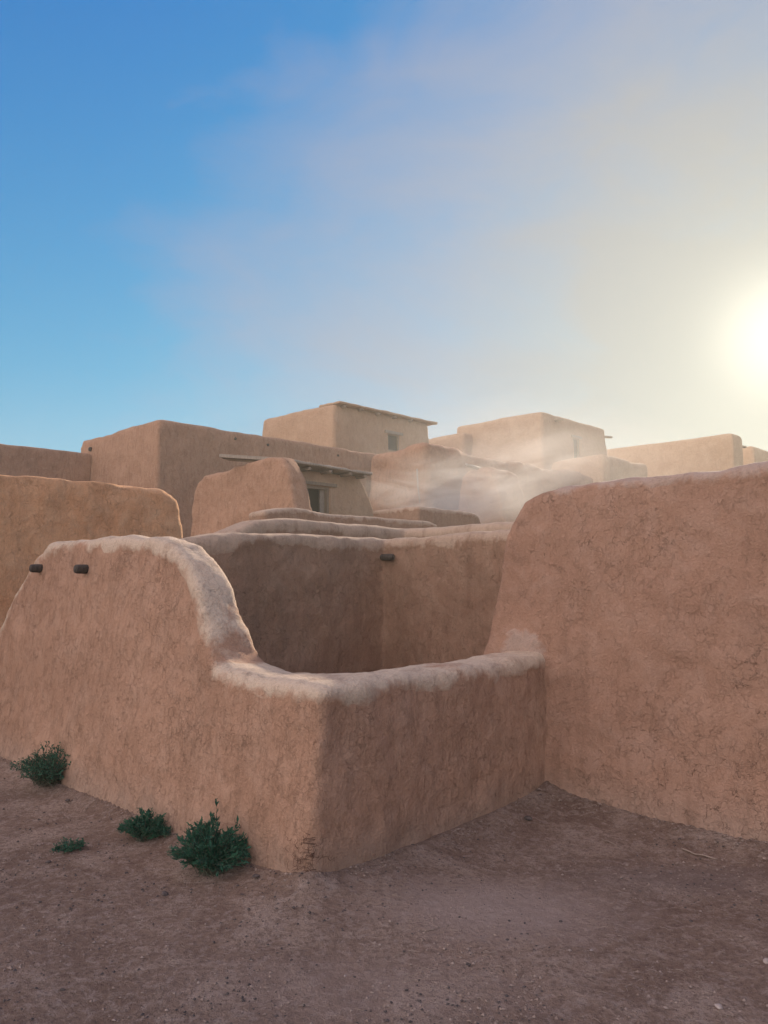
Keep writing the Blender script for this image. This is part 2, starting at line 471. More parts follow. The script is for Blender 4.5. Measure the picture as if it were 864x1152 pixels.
# big square house
c1 = at(175, 468, 26.0)
mb = MB(); house_block(mb, c1, 6.0, 16.0, c1.z, .03)
me = adobe(mb, .13, .20, ((.5, .05), (2.0, .03)), seed=16.0)
house = empty('adobe_house', (c1.x, c1.y, 0))
tag(house, 'big square brown mud house whose near corner rises highest on the left', 'house')
link_mesh('wall', me, M['mud_far'], house)
b = MB(); p = at(96, 504.5, 29.6)
b.tube([p + B3 * .6, p - A3 * .1, p - A3 * .2], [.09, .09, .07], 8)
link_mesh('beam_end', b.mesh(), M['wood_dark'], house)

for sb, dz in ((3.1, .32), (4.6, .36), (8.2, .36), (10.4, .34)):
    p = c1 + B3 * sb; p.z = c1.z - dz; b = MB()
    b.tube([p + A3 * .3, p - A3 * .05], [.055, .05], 7)
    link_mesh('roof_drain', b.mesh(), M['wood_dark'], house)

# terrace and the stepped parapets in front of the small house
def parapet(leg_list, voxel, rnd, label, mat, seed, capw=.12):
    mb = MB()
    for l in leg_list: l.block(mb)
    me = adobe(mb, voxel, rnd, ((.8, .018), (4.0, .010)), seed=seed)
    o = leg_list[0].o
    root = empty('parapet_wall', (o.x, o.y, 0)); tag(root, label, 'parapet', 'stepped parapets behind the roofless room')
    c = coords(me); d = np.full(len(c), 9.0)
    for l in leg_list: d = np.minimum(d, np.abs(c[:, 2] - np.interp(l.sz(c)[0], [p[0] for p in l.top], [p[1] for p in l.top])) + 3 * np.clip(np.abs(l.sz(c)[2] + l.th / 2) - l.th, 0, 9))
    mask = capw + .06 + .03 * fbm(c, 1.7, 4, seed) - d
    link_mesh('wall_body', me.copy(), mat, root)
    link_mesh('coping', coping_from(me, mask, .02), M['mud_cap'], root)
    return root

q = at(455, 595.5, 13.5); q2 = Vector((q.x, q.y)); z = q.z
parapet([Leg(q2, -DB, -DA, .5, .03, [(-.3, z), (1.5, z + .02), (2.5, z + .06), (3.1, z - .02), (3.6, z - .22), (4.1, z - .7)], .03),
         Leg(q2, -DA, -DB, .5, .03, [(-.3, z), (1.5, z + .0), (3.5, z + .02), (5, z + .02)], .03)], .05, .12,
        'low parapet with a corner, just over the back wall of the roofless room', M['mud_room'], 21.0, .14)
q = at(337, 573, 16.0); q2 = Vector((q.x, q.y)); z = q.z
parapet([Leg(q2, DB, -DA, .6, .03, [(-.9, z - .1), (-.3, z + .0), (0, z + .02), (.9, z - .05), (2.0, z - .05), (4.1, z - .04), (4.4, z - .1), (4.52, z - .6), (4.56, z - 1.6)], .03)], .05, .12,
        'pinkish parapet with a rounded end below the open doorway', M['mud_room'], 23.0, .05)
q = at(471, 570, 20.0); q2 = Vector((q.x, q.y)); z = q.z
parapet([Leg(q2, DB, -DA, .6, .03, [(-.0, z), (1.2, z), (2.2, z - .02), (2.55, z - .08), (2.75, z - .4), (2.85, z - 1.6)], .03),
         Leg(q2, DA, -DB, .6, .03, [(-.0, z), (1.2, z), (1.7, z)], .03)], .06, .13,
        'hazy L shaped parapet right of the open doorway', M['mud_room'], 25.0, .06)

# small house with the open doorway, side buttress and wooden eave
hc = at(315, 514, 20.0)                                     # near top corner of the buttress
hz = hc.z
small = empty('adobe_house', (hc.x, hc.y, 0))
tag(small, 'small mud house with an open doorway under a thin wooden eave and a round buttress', 'house')
legBt = Leg((hc.x, hc.y), DA, -DB, .55, .05, [(-1.15, 2.6), (-.80, 3.1), (-.55, 3.6), (-.36, 4.2), (-.2, hz - .25), (.02, hz + .02), (.45, hz + .10), (1.3, hz + .06), (2.6, hz - .08), (3.6, hz - .12), (4.0, hz - .35), (4.2, 3.6), (4.3, 2.5)], .02)
mb = MB(); legBt.block(mb)
me = adobe(mb, .06, .17, ((.8, .06), (3.5, .02)), seed=31.0)
link_mesh('buttress', me, M['mud_far'], small)
# door wall, set back from the buttress end
dw = Vector((hc.x, hc.y)) + DA * .45 + DB * .3
dlen = 3.0
mb = MB()
def dwp(s, z, o): q = dw + DB * s - DA * o; return Vector((q.x, q.y, z))
zt = 4.62
mb.hexa([dwp(-.2, -.4, .12), dwp(dlen + 3.1, -.4, .12), dwp(dlen + 3.1, -.4, -2.1), dwp(-.2, -.4, -2.1)],
        [dwp(-.2, zt, .0), dwp(dlen - .02, zt, .0), dwp(dlen - .02, zt, -2.1), dwp(-.2, zt, -2.1)])
DS, DW_, DH0, DH1 = 1.36, .46, 2.35, 4.22
cut = (dwp(DS, (DH0 + DH1) / 2, 0), B3 * DW_, A3 * .45, U3 * ((DH1 - DH0) / 2))
me = adobe(mb, .06, .07, ((.8, .05), (3.5, .015)), cuts=[cut], seed=33.0)
link_mesh('wall', me, M['mud_tan'], small)
# doorway: frame, leaf, lintel
b = MB()
for sx in (-1, 1):
    b.obox(dwp(DS + sx * (DW_ - .04), (DH0 + DH1) / 2, -.12), B3 * .038, A3 * .07, U3 * ((DH1 - DH0) / 2 - .002))
b.obox(dwp(DS, DH1 - .045, -.12), B3 * (DW_ - .08), A3 * .07, U3 * .042)
fr = link_mesh('door_frame', b.mesh(), M['wood_frame'], small, False)
b = MB()
hd = (B3 * .35 + A3 * .94)
c_ = dwp(DS + DW_ - .12, (DH0 + DH1) / 2 - .02, -.10) 
b.obox(c_ + A3 * .12 - B3 * .06, (A3 * .5 - B3 * .25), (B3 * .02 + A3 * .01), U3 * ((DH1 - DH0) / 2 - .06))
b.mesh()
b2 = MB(); b2.obox(dwp(DS + DW_ - .17, (DH0 + DH1) / 2 - .02, -.17), B3 * .08, A3 * .02, U3 * ((DH1 - DH0) / 2 - .075))
link_mesh('door_leaf', b2.mesh(), M['wood_grey'], small, False)
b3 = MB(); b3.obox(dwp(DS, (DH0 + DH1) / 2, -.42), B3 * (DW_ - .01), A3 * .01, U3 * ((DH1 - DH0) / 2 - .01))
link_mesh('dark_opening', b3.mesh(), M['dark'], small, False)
b = MB(); b.obox(dwp(DS, DH1 + .05, .0), B3 * (DW_ + .22), A3 * .05, U3 * .045)
link_mesh('lintel', b.mesh(), M['wood_frame'], small, False)
# eave: thin mud-covered board roof on round beams, running back past the buttress
b = MB()
rz = 4.70
roofp = [dwp(-.12, rz + .04, .42), dwp(dlen + .12, rz - .02, .42), dwp(dlen + .12, rz + .03, -2.0), dwp(-.12, rz + .05, -2.0)]
b.hexa([p - U3 * .045 for p in roofp], [p + U3 * .045 for p in roofp])
me = baked(b.mesh(), [('REMESH', dict(mode='VOXEL', voxel_size=.035)), ('SMOOTH', dict(factor=.5, iterations=3))])
c = coords(me); n = normals(me); setco(me, c + n * (.03 * fbm(c, 2.5, 4, 3))[:, None])
link_mesh('eave', me, M['wood_grey'], small)
for s in (.0, .75, 1.5, 2.25, 2.85):
    b = MB(); b.tube([dwp(s, rz - .10, -.5), dwp(s, rz - .11, .30 + .06 * math.sin(s * 9)), dwp(s, rz - .11, .36 + .06 * math.sin(s * 9))], [.055, .055, .045], 8)
    link_mesh('roof_beam', b.mesh(), M['wood_frame'], small)
# loose planks sticking out at the left of the buttress
for k in range(4):
    b = MB(); p = at(246 + 3 * k, 512 + k * 1.2, 21.2 + .1 * k); p2 = at(318 + 3 * k, 516.5 + k * .8, 20.9 + .12 * k)
    d = (p2 - p); b.obox((p + p2) / 2, d / 2, Vector((-d.y, d.x, 0)).normalized() * .08, U3 * .045)
    link_mesh('roof_plank', b.mesh(), M['wood_grey'] if k != 1 else M['wood_dark'], small, False)

# terrace under the small house
t0 = Vector((hc.x, hc.y)) - DB * 1.6
mb = MB(); house_block(mb, t0, 5.5, 6.0, 2.33, .03)
me = adobe(mb, .12, .15, ((.6, .05), (2.5, .02)), seed=37.0)
tag(link_mesh('terrace', me, M['mud_far']), 'raised mud platform that the small house with the doorway stands on', 'terrace')

# rounded hazy house in the middle
c2 = at(478, 497, 30.0)
mb = MB(); house_block(mb, c2, 3.2, 17.0, c2.z, .04)
me = adobe(mb, .16, .55, ((.35, .22), (1.5, .06)), seed=41.0)
mid = empty('adobe_house', (c2.x, c2.y, 0))
tag(mid, 'low round shouldered mud house half lost in drifting dust at the centre', 'house')
link_mesh('wall', me, M['mud_far'], mid)
p = at(471, 528, 29.6)
b = MB(); b.tube([at(469.5, 527, 29.75), at(470.5, 548, 29.55), at(472.5, 566, 29.35)], [.035, .03, .03], 6)
link_mesh('drain_pipe', b.mesh(), M['wood_grey'], mid)

# sloping annex in front of it
c3 = at(548, 524, 26.5)
leg = Leg((c3.x, c3.y), DA, -DB, 1.6, .05, [(-1.3, .3), (-.95, 3.2), (-.55, 4.6), (-.2, c3.z - .12), (.2, c3.z), (.8, c3.z - .02), (1.1, c3.z - .3), (1.4, 3.5), (1.6, 1)], .02)
mb = MB(); leg.block(mb)
me = adobe(mb, .10, .28, ((.6, .08), (2.5, .03)), seed=43.0)
ann = empty('adobe_annex', (c3.x, c3.y, 0)); tag(ann, 'small sloping mud annex with a wooden spout inside the dust cloud', 'annex')
link_mesh('wall', me, M['mud_far'], ann)
b = MB(); b.tube([c3 + A3 * .5 + B3 * .3, c3 + A3 * .5 - B3 * .5 + U3 * .05], [.07, .06], 7)
link_mesh('wooden_spout', b.mesh(), M['wood_grey'], ann)

# upper house with eave and window
def window(parent, p, hw, hh, facing, along, depth=.22, lintel=True):
    b = MB()
    for sx in (-1, 1): b.obox(p + along * sx * (hw - .035) - facing * .08, along * .034, facing * .05, U3 * (hh - .002))
    for sz in (-1, 1): b.obox(p + U3 * sz * (hh - .035) - facing * .08, along * (hw - .072), facing * .05, U3 * .034)
    f = link_mesh('window', b.mesh(), M['wood_frame'], parent, False)
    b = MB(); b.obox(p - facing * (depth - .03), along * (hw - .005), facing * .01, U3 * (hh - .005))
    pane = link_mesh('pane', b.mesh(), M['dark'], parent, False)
    pane.parent = f
    if lintel:
        b = MB(); b.obox(p + U3 * (hh + .07) - facing * .02, along * (hw + .22), facing * .08, U3 * .07)
        l = link_mesh('lintel', b.mesh(), M['wood_grey'], parent, False); l.parent = f

c4 = at(375, 450, 36.0)
lb4 = 6.8
pw = c4 + B3 * 4.0; pw.z = at(443, 494.5, 38.2).z
k4 = .05 * (c4.z - pw.z)
pw = pw - A3 * (k4)
mb = MB(); house_block(mb, c4, 5.6, lb4, c4.z, .05)
me = adobe(mb, .12, .22, ((.5, .05), (2.0, .02)), cuts=[(pw, B3 * .43, A3 * .3, U3 * .44)], seed=51.0)
up = empty('adobe_house', (c4.x, c4.y, 0))
tag(up, 'highest mud house with a long thin eave and one small square window', 'house')
link_mesh('wall', me, M['mud_tan'], up)
window(up, pw, .43, .44, -A3, B3)
b = MB(); z4 = c4.z + .05
q0 = c4 + B3 * .1; q1 = c4 + B3 * (lb4 + .35)
rp = [q0 - A3 * .30, q1 - A3 * .30, q1 + A3 * 1.2, q0 + A3 * 1.2]
b.hexa([Vector((p.x, p.y, z4 - .12)) for p in rp], [Vector((p.x, p.y, z4 + .02)) for p in rp])
me = baked(b.mesh(), [('REMESH', dict(mode='VOXEL', voxel_size=.05)), ('SMOOTH', dict(factor=.5, iterations=3))])
c = coords(me); n = normals(me); setco(me, c + n * (.05 * fbm(c, 1.2, 4, 3))[:, None])
link_mesh('eave', me, M['mud_tan'], up)
for s in (.5, 1.6, 2.8, 4.0, 5.2):
    b = MB(); p = c4 + B3 * s; p.z = z4 - .2; b.tube([p + A3 * .4, p - A3 * .26], [.07, .065], 8)
    link_mesh('roof_beam', b.mesh(), M['wood_frame'], up)

# upper right house
c5 = at(612, 459, 45.0)
pw = c5 + B3 * 3.7; pw.z = at(652, 503, 47.2).z
pw = pw - A3 * (.06 * (c5.z - pw.z))
mb = MB(); house_block(mb, c5, 6.5, 7.6, c5.z, .06)
me = adobe(mb, .14, .32, ((.45, .06), (2.0, .02)), cuts=[(pw, B3 * .36, A3 * .3, U3 * .68)], seed=53.0)
upr = empty('adobe_house', (c5.x, c5.y, 0))
tag(upr, 'pale dust veiled upper house with a tall narrow window', 'house')
link_mesh('wall', me, M['mud_tan'], upr)
window(upr, pw, .36, .68, -A3, B3)
b = MB(); p = c5 + B3 * 7.5; p.z = c5.z - .55; b.tube([p + A3 * .3, p + B3 * .75 - A3 * .1], [.1, .08], 7); link_mesh('beam_end', b.mesh(), M['wood_frame'], upr)
b = MB(); p = c5 + B3 * 1.4; p.z = c5.z - .42; b.tube([p + A3 * .3, p - A3 * .55], [.1, .08], 7); link_mesh('beam_end', b.mesh(), M['wood_frame'], upr)

# low extension left of it
c6 = at(523, 484, 48.0)
mb = MB(); house_block(mb, c6, 4.5, 3.0, c6.z, .02)
tag(link_mesh('adobe_house', adobe(mb, .16, .18, ((.5, .08),), seed=55.0), M['mud_tan']), 'low flat roofed block between the two upper houses', 'house')

# rounded roof mound between
c7 = at(680, 509, 39.0)
mb = MB(); house_block(mb, c7, 3.2, 5.0, c7.z, .05)
tag(link_mesh('adobe_house', adobe(mb, .16, .55, ((.35, .16), (1.5, .05)), seed=57.0), M['mud_tan']), 'low rounded roof below the tall narrow window, lost in dust', 'house')

# far right block
c8 = at(829, 485, 55.0)
mb = MB(); house_block(mb, c8, 10.8, 1.9, c8.z, .03)
far = empty('adobe_house', (c8.x, c8.y, 0))
tag(far, 'long flat pale block in bright haze at far right', 'house')
link_mesh('wall', adobe(mb, .16, .22, ((.4, .06),), seed=59.0), M['mud_tan'], far)
b = MB(); p = c8 + B3 * 1.9; p.z = c8.z - .75; b.tube([p + A3 * .3 - B3 * .2, p + B3 * .6], [.12, .1], 7); link_mesh('beam_end', b.mesh(), M['wood_frame'], far)
b = MB(); p = c8 - A3 * 0; p = c8 + A3 * 10.7; p.z = c8.z - .25; b.tube([p + B3 * .3, p + A3 * .8], [.12, .1], 7); link_mesh('beam_end', b.mesh(), M['wood_frame'], far)
c9 = at(852, 499, 60.0)
mb = MB(); house_block(mb, c9, 3, 16.0, c9.z, .03)
tag(link_mesh('adobe_house', adobe(mb, .2, .3, ((.4, .12),), seed=61.0), M['mud_tan']), 'last low roof cut by the right edge, beyond the long flat block', 'house')

# ------------------------------------------------------------------ ground
def axis(lo, hi, step, far, grow=1.16):
    a = list(np.arange(lo, hi + 1e-6, step)); s = step
    while a[-1] < far: s *= grow; a.append(a[-1] + s)
    s = step; pre = []
    x = lo
    while x > -far: s *= grow; x -= s; pre.append(x)
    return np.array(pre[::-1] + a)
xs = axis(-5.5, 4.0, .045, 350); ys = axis(-.5, 9.0, .045, 350)
X, Y = np.meshgrid(xs, ys)
def seg_dist(a, d, L):
    rx, ry = X - a.x, Y - a.y; t = np.clip(rx * d.x + ry * d.y, 0, L)
    return np.hypot(rx - t * d.x, ry - t * d.y)
Z = np.zeros_like(X)
pts = np.stack([X.ravel(), Y.ravel(), np.zeros(X.size)], 1)
near = (np.abs(pts[:, 0]) < 9) & (np.abs(pts[:, 1]) < 14)
nz = np.zeros(len(pts)); nz[near] = .020 * fbm(pts[near], .7, 4, 2) + .006 * fbm(pts[near], 5, 4, 7) + .004 * fbm(pts[near], 14, 3, 1)
Z += nz.reshape(X.shape)
Cb = C0 - DA * .05 - DB * .13
for a, d, L, h, w in ((Cb, DA, 5.0, .06, .09), (Cb, DB, 2.3, .08, .16), (CR + NX * .07, DX, 6, .07, .13)):
    Z += h * np.exp(-seg_dist(Vector(a), d, L) / w)
jr = Vector((.95, 5.55))
Z += .03 * np.exp(-(((X - jr.x) ** 2 + (Y - jr.y) ** 2) / .8))
ny, nx = X.shape
idx = np.arange(nx * ny).reshape(ny, nx)
quads = np.stack([idx[:-1, :-1], idx[:-1, 1:], idx[1:, 1:], idx[1:, :-1]], -1).reshape(-1, 4)
me = bpy.data.meshes.new('ground')
me.from_pydata(np.stack([X.ravel(), Y.ravel(), Z.ravel()], 1).tolist(), [], quads.tolist()); me.update()
tag(link_mesh('ground', me, M['ground']), kind='structure')
def gz(x, y):
    i = np.clip(np.searchsorted(xs, x), 0, nx - 1); j = np.clip(np.searchsorted(ys, y), 0, ny - 1); return float(Z[j, i])
def gpt(px, py):
    y = EYE * F / (py - HZ); x = (px - CX) / F * y
    for _ in range(4):
        y = (EYE - gz(x, y)) * F / (py - HZ); x = (px - CX) / F * y
    return Vector((x, y, gz(x, y)))

# ------------------------------------------------------------------ scrub
def scrub(px, py, w, h, n, label, seed, name='desert_shrub', lean=(0, 0), leafs=.013, spiky=False):
    n = int(n * 1.5)
    R = random.Random(seed)
    base = gpt(px, py)
    root = empty(name, base); tag(root, label, 'shrub', 'small green shrubs at the foot of the wall')
    st, lf = MB(), MB()
    def leaf(p, d, s):
        d = d.normalized(); a = d.cross(Vector((R.gauss(0, 1), R.gauss(0, 1), R.gauss(0, 1)))).normalized()
        nrm = d.cross(a) * .12 * s
        wd = s * (.16 if spiky else .34)
        lf.add([p, p + d * s * .5 + a * wd + nrm, p + d * s, p + d * s * .5 - a * wd + nrm], [(0, 1, 2, 3)])
    for i in range(n):
        az = R.uniform(0, 2 * math.pi); rr = math.sqrt(R.random())
        up = R.uniform(.45, 1.0) * (1.15 - .75 * rr)
        tip = base + Vector((math.cos(az) * rr * w / 2 + lean[0] * R.random(), math.sin(az) * rr * w / 2 * .75 + lean[1] * R.random(), h * up * (1.0 if R.random() < .88 else 1.25)))
        tip.z = max(tip.z, base.z + .02)
        b0 = base + Vector((R.gauss(0, w * .08), R.gauss(0, w * .06), -.01))
        midp = (b0 + tip) / 2 + Vector((R.gauss(0, .02), R.gauss(0, .02), .12 * h + R.gauss(0, .01)))
        pts = []
        for k in range(7):
            u = k / 6; pts.append(b0 * (1 - u) ** 2 + midp * 2 * u * (1 - u) + tip * u * u)
        st.tube(pts, [.0032 - .0022 * k / 6 for k in range(7)], 4, False)
        for k in range(2, 7):
            for _ in range(5 if k < 6 else 6):
                p = pts[k] + (pts[k] - pts[k - 1]) * R.uniform(-1, 0)
                d = (pts[k] - pts[k - 1]).normalized() * (1.4 if spiky else .7) + Vector((R.gauss(0, .6), R.gauss(0, .6), R.gauss(.15, .5)))
                leaf(p, d, leafs * R.uniform(.7, 1.7) * (1.8 if spiky else 1))
                if R.random() < .3 and k > 3:
                    q = p + d.normalized() * .035
                    st.tube([p, q], [.0013, .0008], 3, False)
                    for _ in range(4): leaf(q, Vector((R.gauss(0, 1), R.gauss(0, 1), R.gauss(.3, 1))), leafs * R.uniform(.6, 1.2))
    link_mesh('stems', st.mesh(), M['stem'], root)
    me = mesh_from(lf.v, lf.f); link_mesh('leaves', me, M['leaf'], root, False)
    return root
scrub(64, 879, .60, .29, 100, 'bushy dark green shrub farthest left at the foot of the plastered wall', 1, lean=(0, 0))
scrub(172, 934, .30, .17, 60, 'low bristly green shrub, middle one along the wall foot', 2, spiky=True, leafs=.014)
scrub(246, 968, .46, .30, 100, 'spiky dark green shrub with upright twigs, nearest the wall corner', 3, leafs=.015, spiky=True)
scrub(89, 945, .17, .045, 16, 'tiny flat green sprig alone on the bare earth in front of the shrubs', 4, 'green_sprig', leafs=.012)
b = MB(); R = random.Random(5)
root = gpt(246, 960)

def root_tangle(px, py, label):
    R = random.Random(77); base = gpt(px, py); b = MB()
    root_n = Vector((-.05, -1, 0))
    for i in range(60):
        s_ = R.gauss(-.03, .065); z = abs(R.gauss(0, .075))
        # hugs the worn corner: left face for s_ < 0, right face for s_ > 0
        pts = []; a = R.uniform(0, 6.28)
        for k in range(6):
            s_ += math.cos(a) * .011; z += math.sin(a) * .011; u, zz = s_, z; a += R.gauss(0, .55)
            zz = max(zz, -.01)
            q = (Cb + (DA * -u if u < 0 else DB * u))
            nn = (-DB if u < 0 else -DA)
            k_ = (.13 if u < 0 else .05) * (-zz) + .014 + R.gauss(0, .003) - .05 * math.exp(-abs(u) / .06)
            q = q + nn * k_; pts.append(Vector((q.x, q.y, base.z + zz)))
        b.tube(pts, [.0015, .0014, .0012, .001, .0008, .0005], 4)
    tag(link_mesh('dry_roots', b.mesh(), M['roots'], None), label, 'dry roots')
root_tangle(350, 975, 'tangle of thin dry reddish roots clinging to the foot of the wall corner')

# stones and twigs lying on the yard
def stone(px, py, r, mat, label, seed, group=None):
    R = random.Random(seed); p = gpt(px, py)
    bm = bmesh.new(); bmesh.ops.create_icosphere(bm, subdivisions=3, radius=r)
    sc_ = Vector((R.uniform(.9, 1.5), R.uniform(.7, 1.1), R.uniform(.5, .75)))
    for v in bm.verts:
        v.co = Vector((v.co.x * sc_.x, v.co.y * sc_.y, v.co.z * sc_.z)) * (1 + .25 * noise.noise(v.co / r * 1.1 + Vector((seed, 0, 0))))
    me = bpy.data.meshes.new('s'); bm.to_mesh(me); bm.free()
    o = link_mesh('stone', me, mat); o.location = p + U3 * r * .3; o.rotation_euler = (0, 0, R.uniform(0, 6))
    tag(o, label, 'stone', group); return o
stone(195, 992, .017, M['stone_dark'], 'dark round stone in front of the nearest shrub', 1)
stone(293, 973, .014, M['stone_dark'], 'dark stone just right of the spiky shrub', 2)
stone(86, 893, .016, M['stone_dark'], 'dark stone below the farthest left shrub', 3)
stone(68, 958, .012, M['stone_dark'], 'small dark stone below the tiny green sprig', 8)
stone(843, 1062, .018, M['stone_pale'], 'whitish pebble alone near the right edge of the yard', 4)
stone(589, 914, .020, M['stone_dark'], 'dark chip of stone by the inner corner of the walls', 5)
stone(790, 1108, .013, M['stone_pale'], 'pale pebble low in the right of the yard', 6)
R = random.Random(11)
for k in range(70):
    px, py = R.uniform(20, 860), R.uniform(985, 1150)
    if R.random() < .35: px, py = R.uniform(5, 330), R.uniform(900, 1010)
    if px > 100 and py < 985 and px > (py - 870) * 2.2 + 20 : continue
    stone(px, py, R.uniform(.003, .008), M['stone_pale'] if R.random() < .15 else M['stone_dark'], 'tiny pebble among those scattered over the bare yard', 20 + k, 'pebbles scattered over the yard')

def scatter_stuff(name, n, mat, seed, maker):
    R = random.Random(seed); b = MB(); k = 0
    while k < n:
        y = 1.9 + 6.5 * R.random() ** 1.3; x = R.uniform(-.56, .56) * y
        if (Vector((x, y)) - C0).dot(DB) > -.05 and (Vector((x, y)) - C0).dot(DA) > -.0: 
            continue
        if (Vector((x, y)) - CR).dot(NX) < .08 and x > .8: continue
        if (Vector((x, y)) - C0).dot(-DB) < .14 and (Vector((x, y)) - C0).dot(DA) > 0: continue
        c_ = noise.fractal(Vector((x, y, seed)) * 1.3, 1, 2, 4)
        if R.random() > .35 + 1.6 * c_: continue
        maker(b, R, Vector((x, y, gz(x, y)))); k += 1
    tag(link_mesh(name, b.mesh(), mat, None, False), kind='stuff')
OCT = [(1, 0, 0), (0, 1, 0), (-1, 0, 0), (0, -1, 0), (0, 0, 1), (0, 0, -1)]
OF = [(0, 1, 4), (1, 2, 4), (2, 3, 4), (3, 0, 4), (1, 0, 5), (2, 1, 5), (3, 2, 5), (0, 3, 5)]
def clod(b, R, p):
    r = .002 + .007 * R.random() ** 4
    a = R.uniform(0, 6.28); ca_, sa_ = math.cos(a), math.sin(a)
    vs_ = []
    for x, y, z in OCT:
        m_ = r * R.uniform(.6, 1.35); x, y, z = x * m_ * 1.2, y * m_, z * m_ * .7
        vs_.append(p + Vector((x * ca_ - y * sa_, x * sa_ + y * ca_, z + r * .25)))
    b.add(vs_, OF)
def blade(b, R, p):
    a = R.uniform(0, 6.28); L_ = R.uniform(.01, .045); w_ = R.uniform(.0005, .0011)
    d = Vector((math.cos(a), math.sin(a), 0)); q = Vector((-d.y, d.x, 0)); k_ = R.uniform(-.2, .2) * L_; p = p + U3 * .003
    m_ = p + d * L_ * .5 + q * k_ + U3 * .002; e_ = p + d * L_
    b.add([p - q * w_, p + q * w_, p + U3 * w_ * 2, m_ - q * w_, m_ + q * w_, m_ + U3 * w_ * 2, e_ - q * w_ * .5, e_ + q * w_ * .5, e_ + U3 * w_],
          [(0, 1, 4, 3), (1, 2, 5, 4), (2, 0, 3, 5), (3, 4, 7, 6), (4, 5, 8, 7), (5, 3, 6, 8)])
def foot(n, seed):
    R = random.Random(seed); b = MB()
    for i in range(n):
        a_, d_, n_, L_ = R.choice([(Cb, DA, -DB, 4.6), (Cb, DB, -DA, 2.1), (CR + NX * .07, DX, NX, 3.5)])
        q = a_ + d_ * R.uniform(0, L_) + n_ * (.01 + abs(R.gauss(0, .07)))
        if R.random() > .45 + 1.6 * noise.fractal(Vector((q.x, q.y, 5)) * 2.2, 1, 2, 3): continue
        clod(b, R, Vector((q.x, q.y, gz(q.x, q.y))))
    tag(link_mesh('crumbled_mud', b.mesh(), M['clod'], None, False), kind='stuff')
foot(5200, 6)
scatter_stuff('gravel', 9000, M['clod'], 3, clod)
scatter_stuff('dark_grit', 4500, M['stone_dark'], 4, clod)
scatter_stuff('straw_litter', 900, M['straw'], 5, blade)

def twig(px0, py0, px1, py1, r, label, seed, group=None):
    R = random.Random(seed); a, c = gpt(px0, py0), gpt(px1, py1)
    pts = []
    L = (c - a).length; side = Vector((-(c - a).y, (c - a).x, 0)).normalized()
    for k in range(6):
        u = k / 5; q = a.lerp(c, u) + side * R.gauss(0, .03 * L); q.z = gz(q.x, q.y) + r * .8 + .004 * R.random(); pts.append(q)
    b = MB(); b.tube([p - a for p in pts], [r * (1 - .4 * k / 5) for k in range(6)], 6)
    o = link_mesh('twig', b.mesh(), M['straw']); o.location = a; tag(o, label, 'twig', group)
twig(755, 946, 794, 956, .005, 'long straight pale twig near the foot of the red wall', 1)
twig(668, 934, 690, 942, .0035, 'short pale twig left of the long one by the red wall', 2)
twig(476, 1031, 492, 1027, .003, 'little pale straw in the middle of the yard', 3)
for k in range(26):
    px, py = R.uniform(10, 850), R.uniform(990, 1145)
    if R.random() < .3: px, py = R.uniform(640, 850), R.uniform(960, 1000)
    a = R.uniform(-.6, .6); L = R.uniform(5, 16)
    twig(px, py, px + L * math.cos(a), py + L * math.sin(a) * .6, R.uniform(.0009, .0018), 'thin straw among those littering the bare yard', 50 + k, 'straws littering the yard')

# ------------------------------------------------------------------ light
SUN_AZ, SUN_EL = math.radians(28.0), math.radians(16.0)       # azimuth clockwise from +Y
sd = Vector((math.sin(SUN_AZ) * math.cos(SUN_EL), math.cos(SUN_AZ) * math.cos(SUN_EL), math.sin(SUN_EL)))
L = bpy.data.lights.new('sun', 'SUN'); L.energy = 2.2; L.angle = math.radians(.55); L.color = (1.0, .87, .70)
lo = bpy.data.objects.new('sun', L); COL.objects.link(lo); lo.rotation_euler = (-sd).to_track_quat('-Z', 'Y').to_euler()

KS, VIS, FILL_GAIN = 3.7, .68, 5.5
w = bpy.data.worlds.new('World'); sc.world = w; w.use_nodes = True
t = w.node_tree; t.nodes.clear()
out = node(t, 'ShaderNodeOutputWorld'); bg = node(t, 'ShaderNodeBackground')
sky = node(t, 'ShaderNodeTexSky'); sky.sky_type = 'NISHITA'; sky.sun_disc = False
sky.sun_elevation = SUN_EL; sky.sun_rotation = SUN_AZ; sky.altitude = 300; sky.air_density = 1.0; sky.dust_density = .2; sky.ozone_density = 1.6
tc = node(t, 'ShaderNodeTexCoord')
dotn = node(t, 'ShaderNodeVectorMath'); dotn.operation = 'DOT_PRODUCT'
nrm = node(t, 'ShaderNodeVectorMath'); nrm.operation = 'NORMALIZE'
t.links.new(tc.outputs['Generated'], nrm.inputs[0]); t.links.new(nrm.outputs[0], dotn.inputs[0]); dotn.inputs[1].default_value = sd
cosang = maths(t, 'MAXIMUM', dotn.outputs['Value'], 0.0)
# thin cirrus veil, thicker toward the sun and the horizon
mp = node(t, 'ShaderNodeMapping'); mp.inputs['Scale'].default_value = (1.0, 1.0, 2.0); mp.inputs['Rotation'].default_value = (.2, .35, .3)
t.links.new(nrm.outputs[0], mp.inputs['Vector'])
n1 = noi(t, mp.outputs[0], 1.7, 9, .56, .7); n2 = noi(t, mp.outputs[0], 6.0, 8, .6, 1.2)
veil = maths(t, 'MULTIPLY_ADD', n1.outputs['Fac'], .62, maths(t, 'MULTIPLY', n2.outputs['Fac'], .25))
near_sun = maths(t, 'POWER', cosang, 4.5)
veil = maths(t, 'ADD', veil, maths(t, 'MULTIPLY', near_sun, .42))
sep = node(t, 'ShaderNodeSeparateXYZ'); t.links.new(nrm.outputs[0], sep.inputs[0])
veil = maths(t, 'SUBTRACT', veil, maths(t, 'MULTIPLY', maths(t, 'ABSOLUTE', sep.outputs['Z']), .18))
